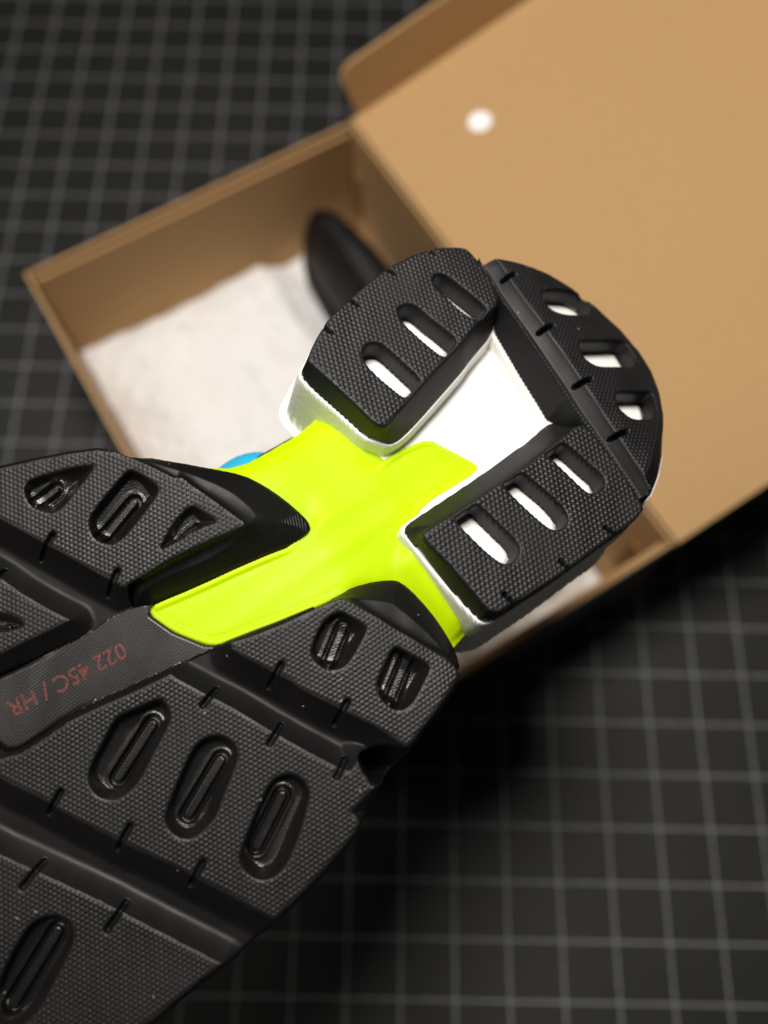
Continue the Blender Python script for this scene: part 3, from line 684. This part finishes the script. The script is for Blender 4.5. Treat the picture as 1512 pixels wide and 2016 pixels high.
up = obj('upper', ring_loft(secs), KNIT, shoe); tag(up, 'black knit upper under the sole')
# cyan side panel that shows beside the neon plate, with its black piping
def blob(name, px, py, h, r, mat, rot=0):
    x, y = U((px, py), h)
    bmx = bmesh.new(); bmesh.ops.create_uvsphere(bmx, u_segments=36, v_segments=18, radius=1)
    cr, sr_ = math.cos(rot), math.sin(rot)
    for vv in bmx.verts:
        X, Y, Zz = vv.co.x * r[0], vv.co.y * r[1], vv.co.z * r[2]
        vv.co = Vector(W(np.array(x + X * cr - Y * sr_), np.array(y + X * sr_ + Y * cr), np.array(h + Zz - float(z0(x, y)) * 0)))
    me = bpy.data.meshes.new(name); bmx.to_mesh(me); bmx.free(); return obj(name, me, mat, shoe)
tag(blob('side_panel', 474, 980, -30, (13, 9, 7), CYAN, .15), 'bright cyan felt panel on the side of the upper')
def tube(name, P, r, mat, parent, n=10):
    P = np.array(P); secs = []
    for i in range(len(P)):
        d = P[min(i + 1, len(P) - 1)] - P[max(i - 1, 0)]; d /= np.linalg.norm(d)
        a = np.cross(d, [0, 0, 1.]); a /= np.linalg.norm(a); b = np.cross(d, a); t = np.linspace(0, 6.2832, n, endpoint=False)
        secs.append(P[i] + r * (np.outer(np.cos(t), a) + np.outer(np.sin(t), b)))
    return obj(name, ring_loft(secs, n), mat, parent)
pp = [U(p, -26) for p in ((470, 930), (498, 915), (525, 899), (552, 884), (580, 868))]
tube('piping', [W(np.array(a), np.array(b), np.array(-26.)) for a, b in pp], .0011, KNIT, shoe)

# ================================================================== SECOND SHOE in the box
sh2 = empty('running_shoe', tuple(BP(0, hv - .05, .03)))
tag(sh2, 'black running shoe lying in the shoe box along the hinge side, mostly hidden', 'shoe')
hp = at_z(648, 440, .088); a0 = (hp - C0) @ u; b0 = (hp - C0) @ v
A0 = max(a0 - .020, -hu + .0085)
p2 = [(0, .006, .040, .070), (.004, .014, .036, .082), (.014, .020, .034, .090), (.04, .025, .033, .093), (.08, .027, .033, .090), (.12, .030, .033, .084), (.16, .032, .033, .074), (.20, .028, .033, .066), (.222, .018, .036, .060), (.229, .008, .04, .052)]
pxs = [p[0] for p in p2]; secs = []; secs_s = []
for x in np.linspace(0, .229, 46):
    hw, zl, zh = [np.interp(x, pxs, [p[j] for p in p2]) for j in (1, 2, 3)]; hw *= .72
    t = np.linspace(0, 2 * math.pi, 40, endpoint=False); c, s = np.cos(t), np.sin(t)
    yy = np.sign(c) * np.abs(c) ** .8; zz = np.sign(s) * np.abs(s) ** .8
    wt = hw * (1 - .35 * smooth((zz + .4) / 1.4)); bc = b0 + .004 * math.sin(x * 14)
    zc, zr = (zl + .012 + zh) / 2, (zh - zl - .012) / 2
    secs.append(np.array([BP(A0 + x, bc + y_ * w_, zc + z_ * zr) for y_, z_, w_ in zip(yy, zz, wt)]))
    secs_s.append(np.array([BP(A0 + x * 1.012 - .001, bc + y_ * hw * 1.06, zl + .009 + z_ * .009) for y_, z_ in zip(yy, zz)]))
obj('upper', ring_loft(secs), KNIT, sh2); obj('sole', ring_loft(secs_s), RUB, sh2)
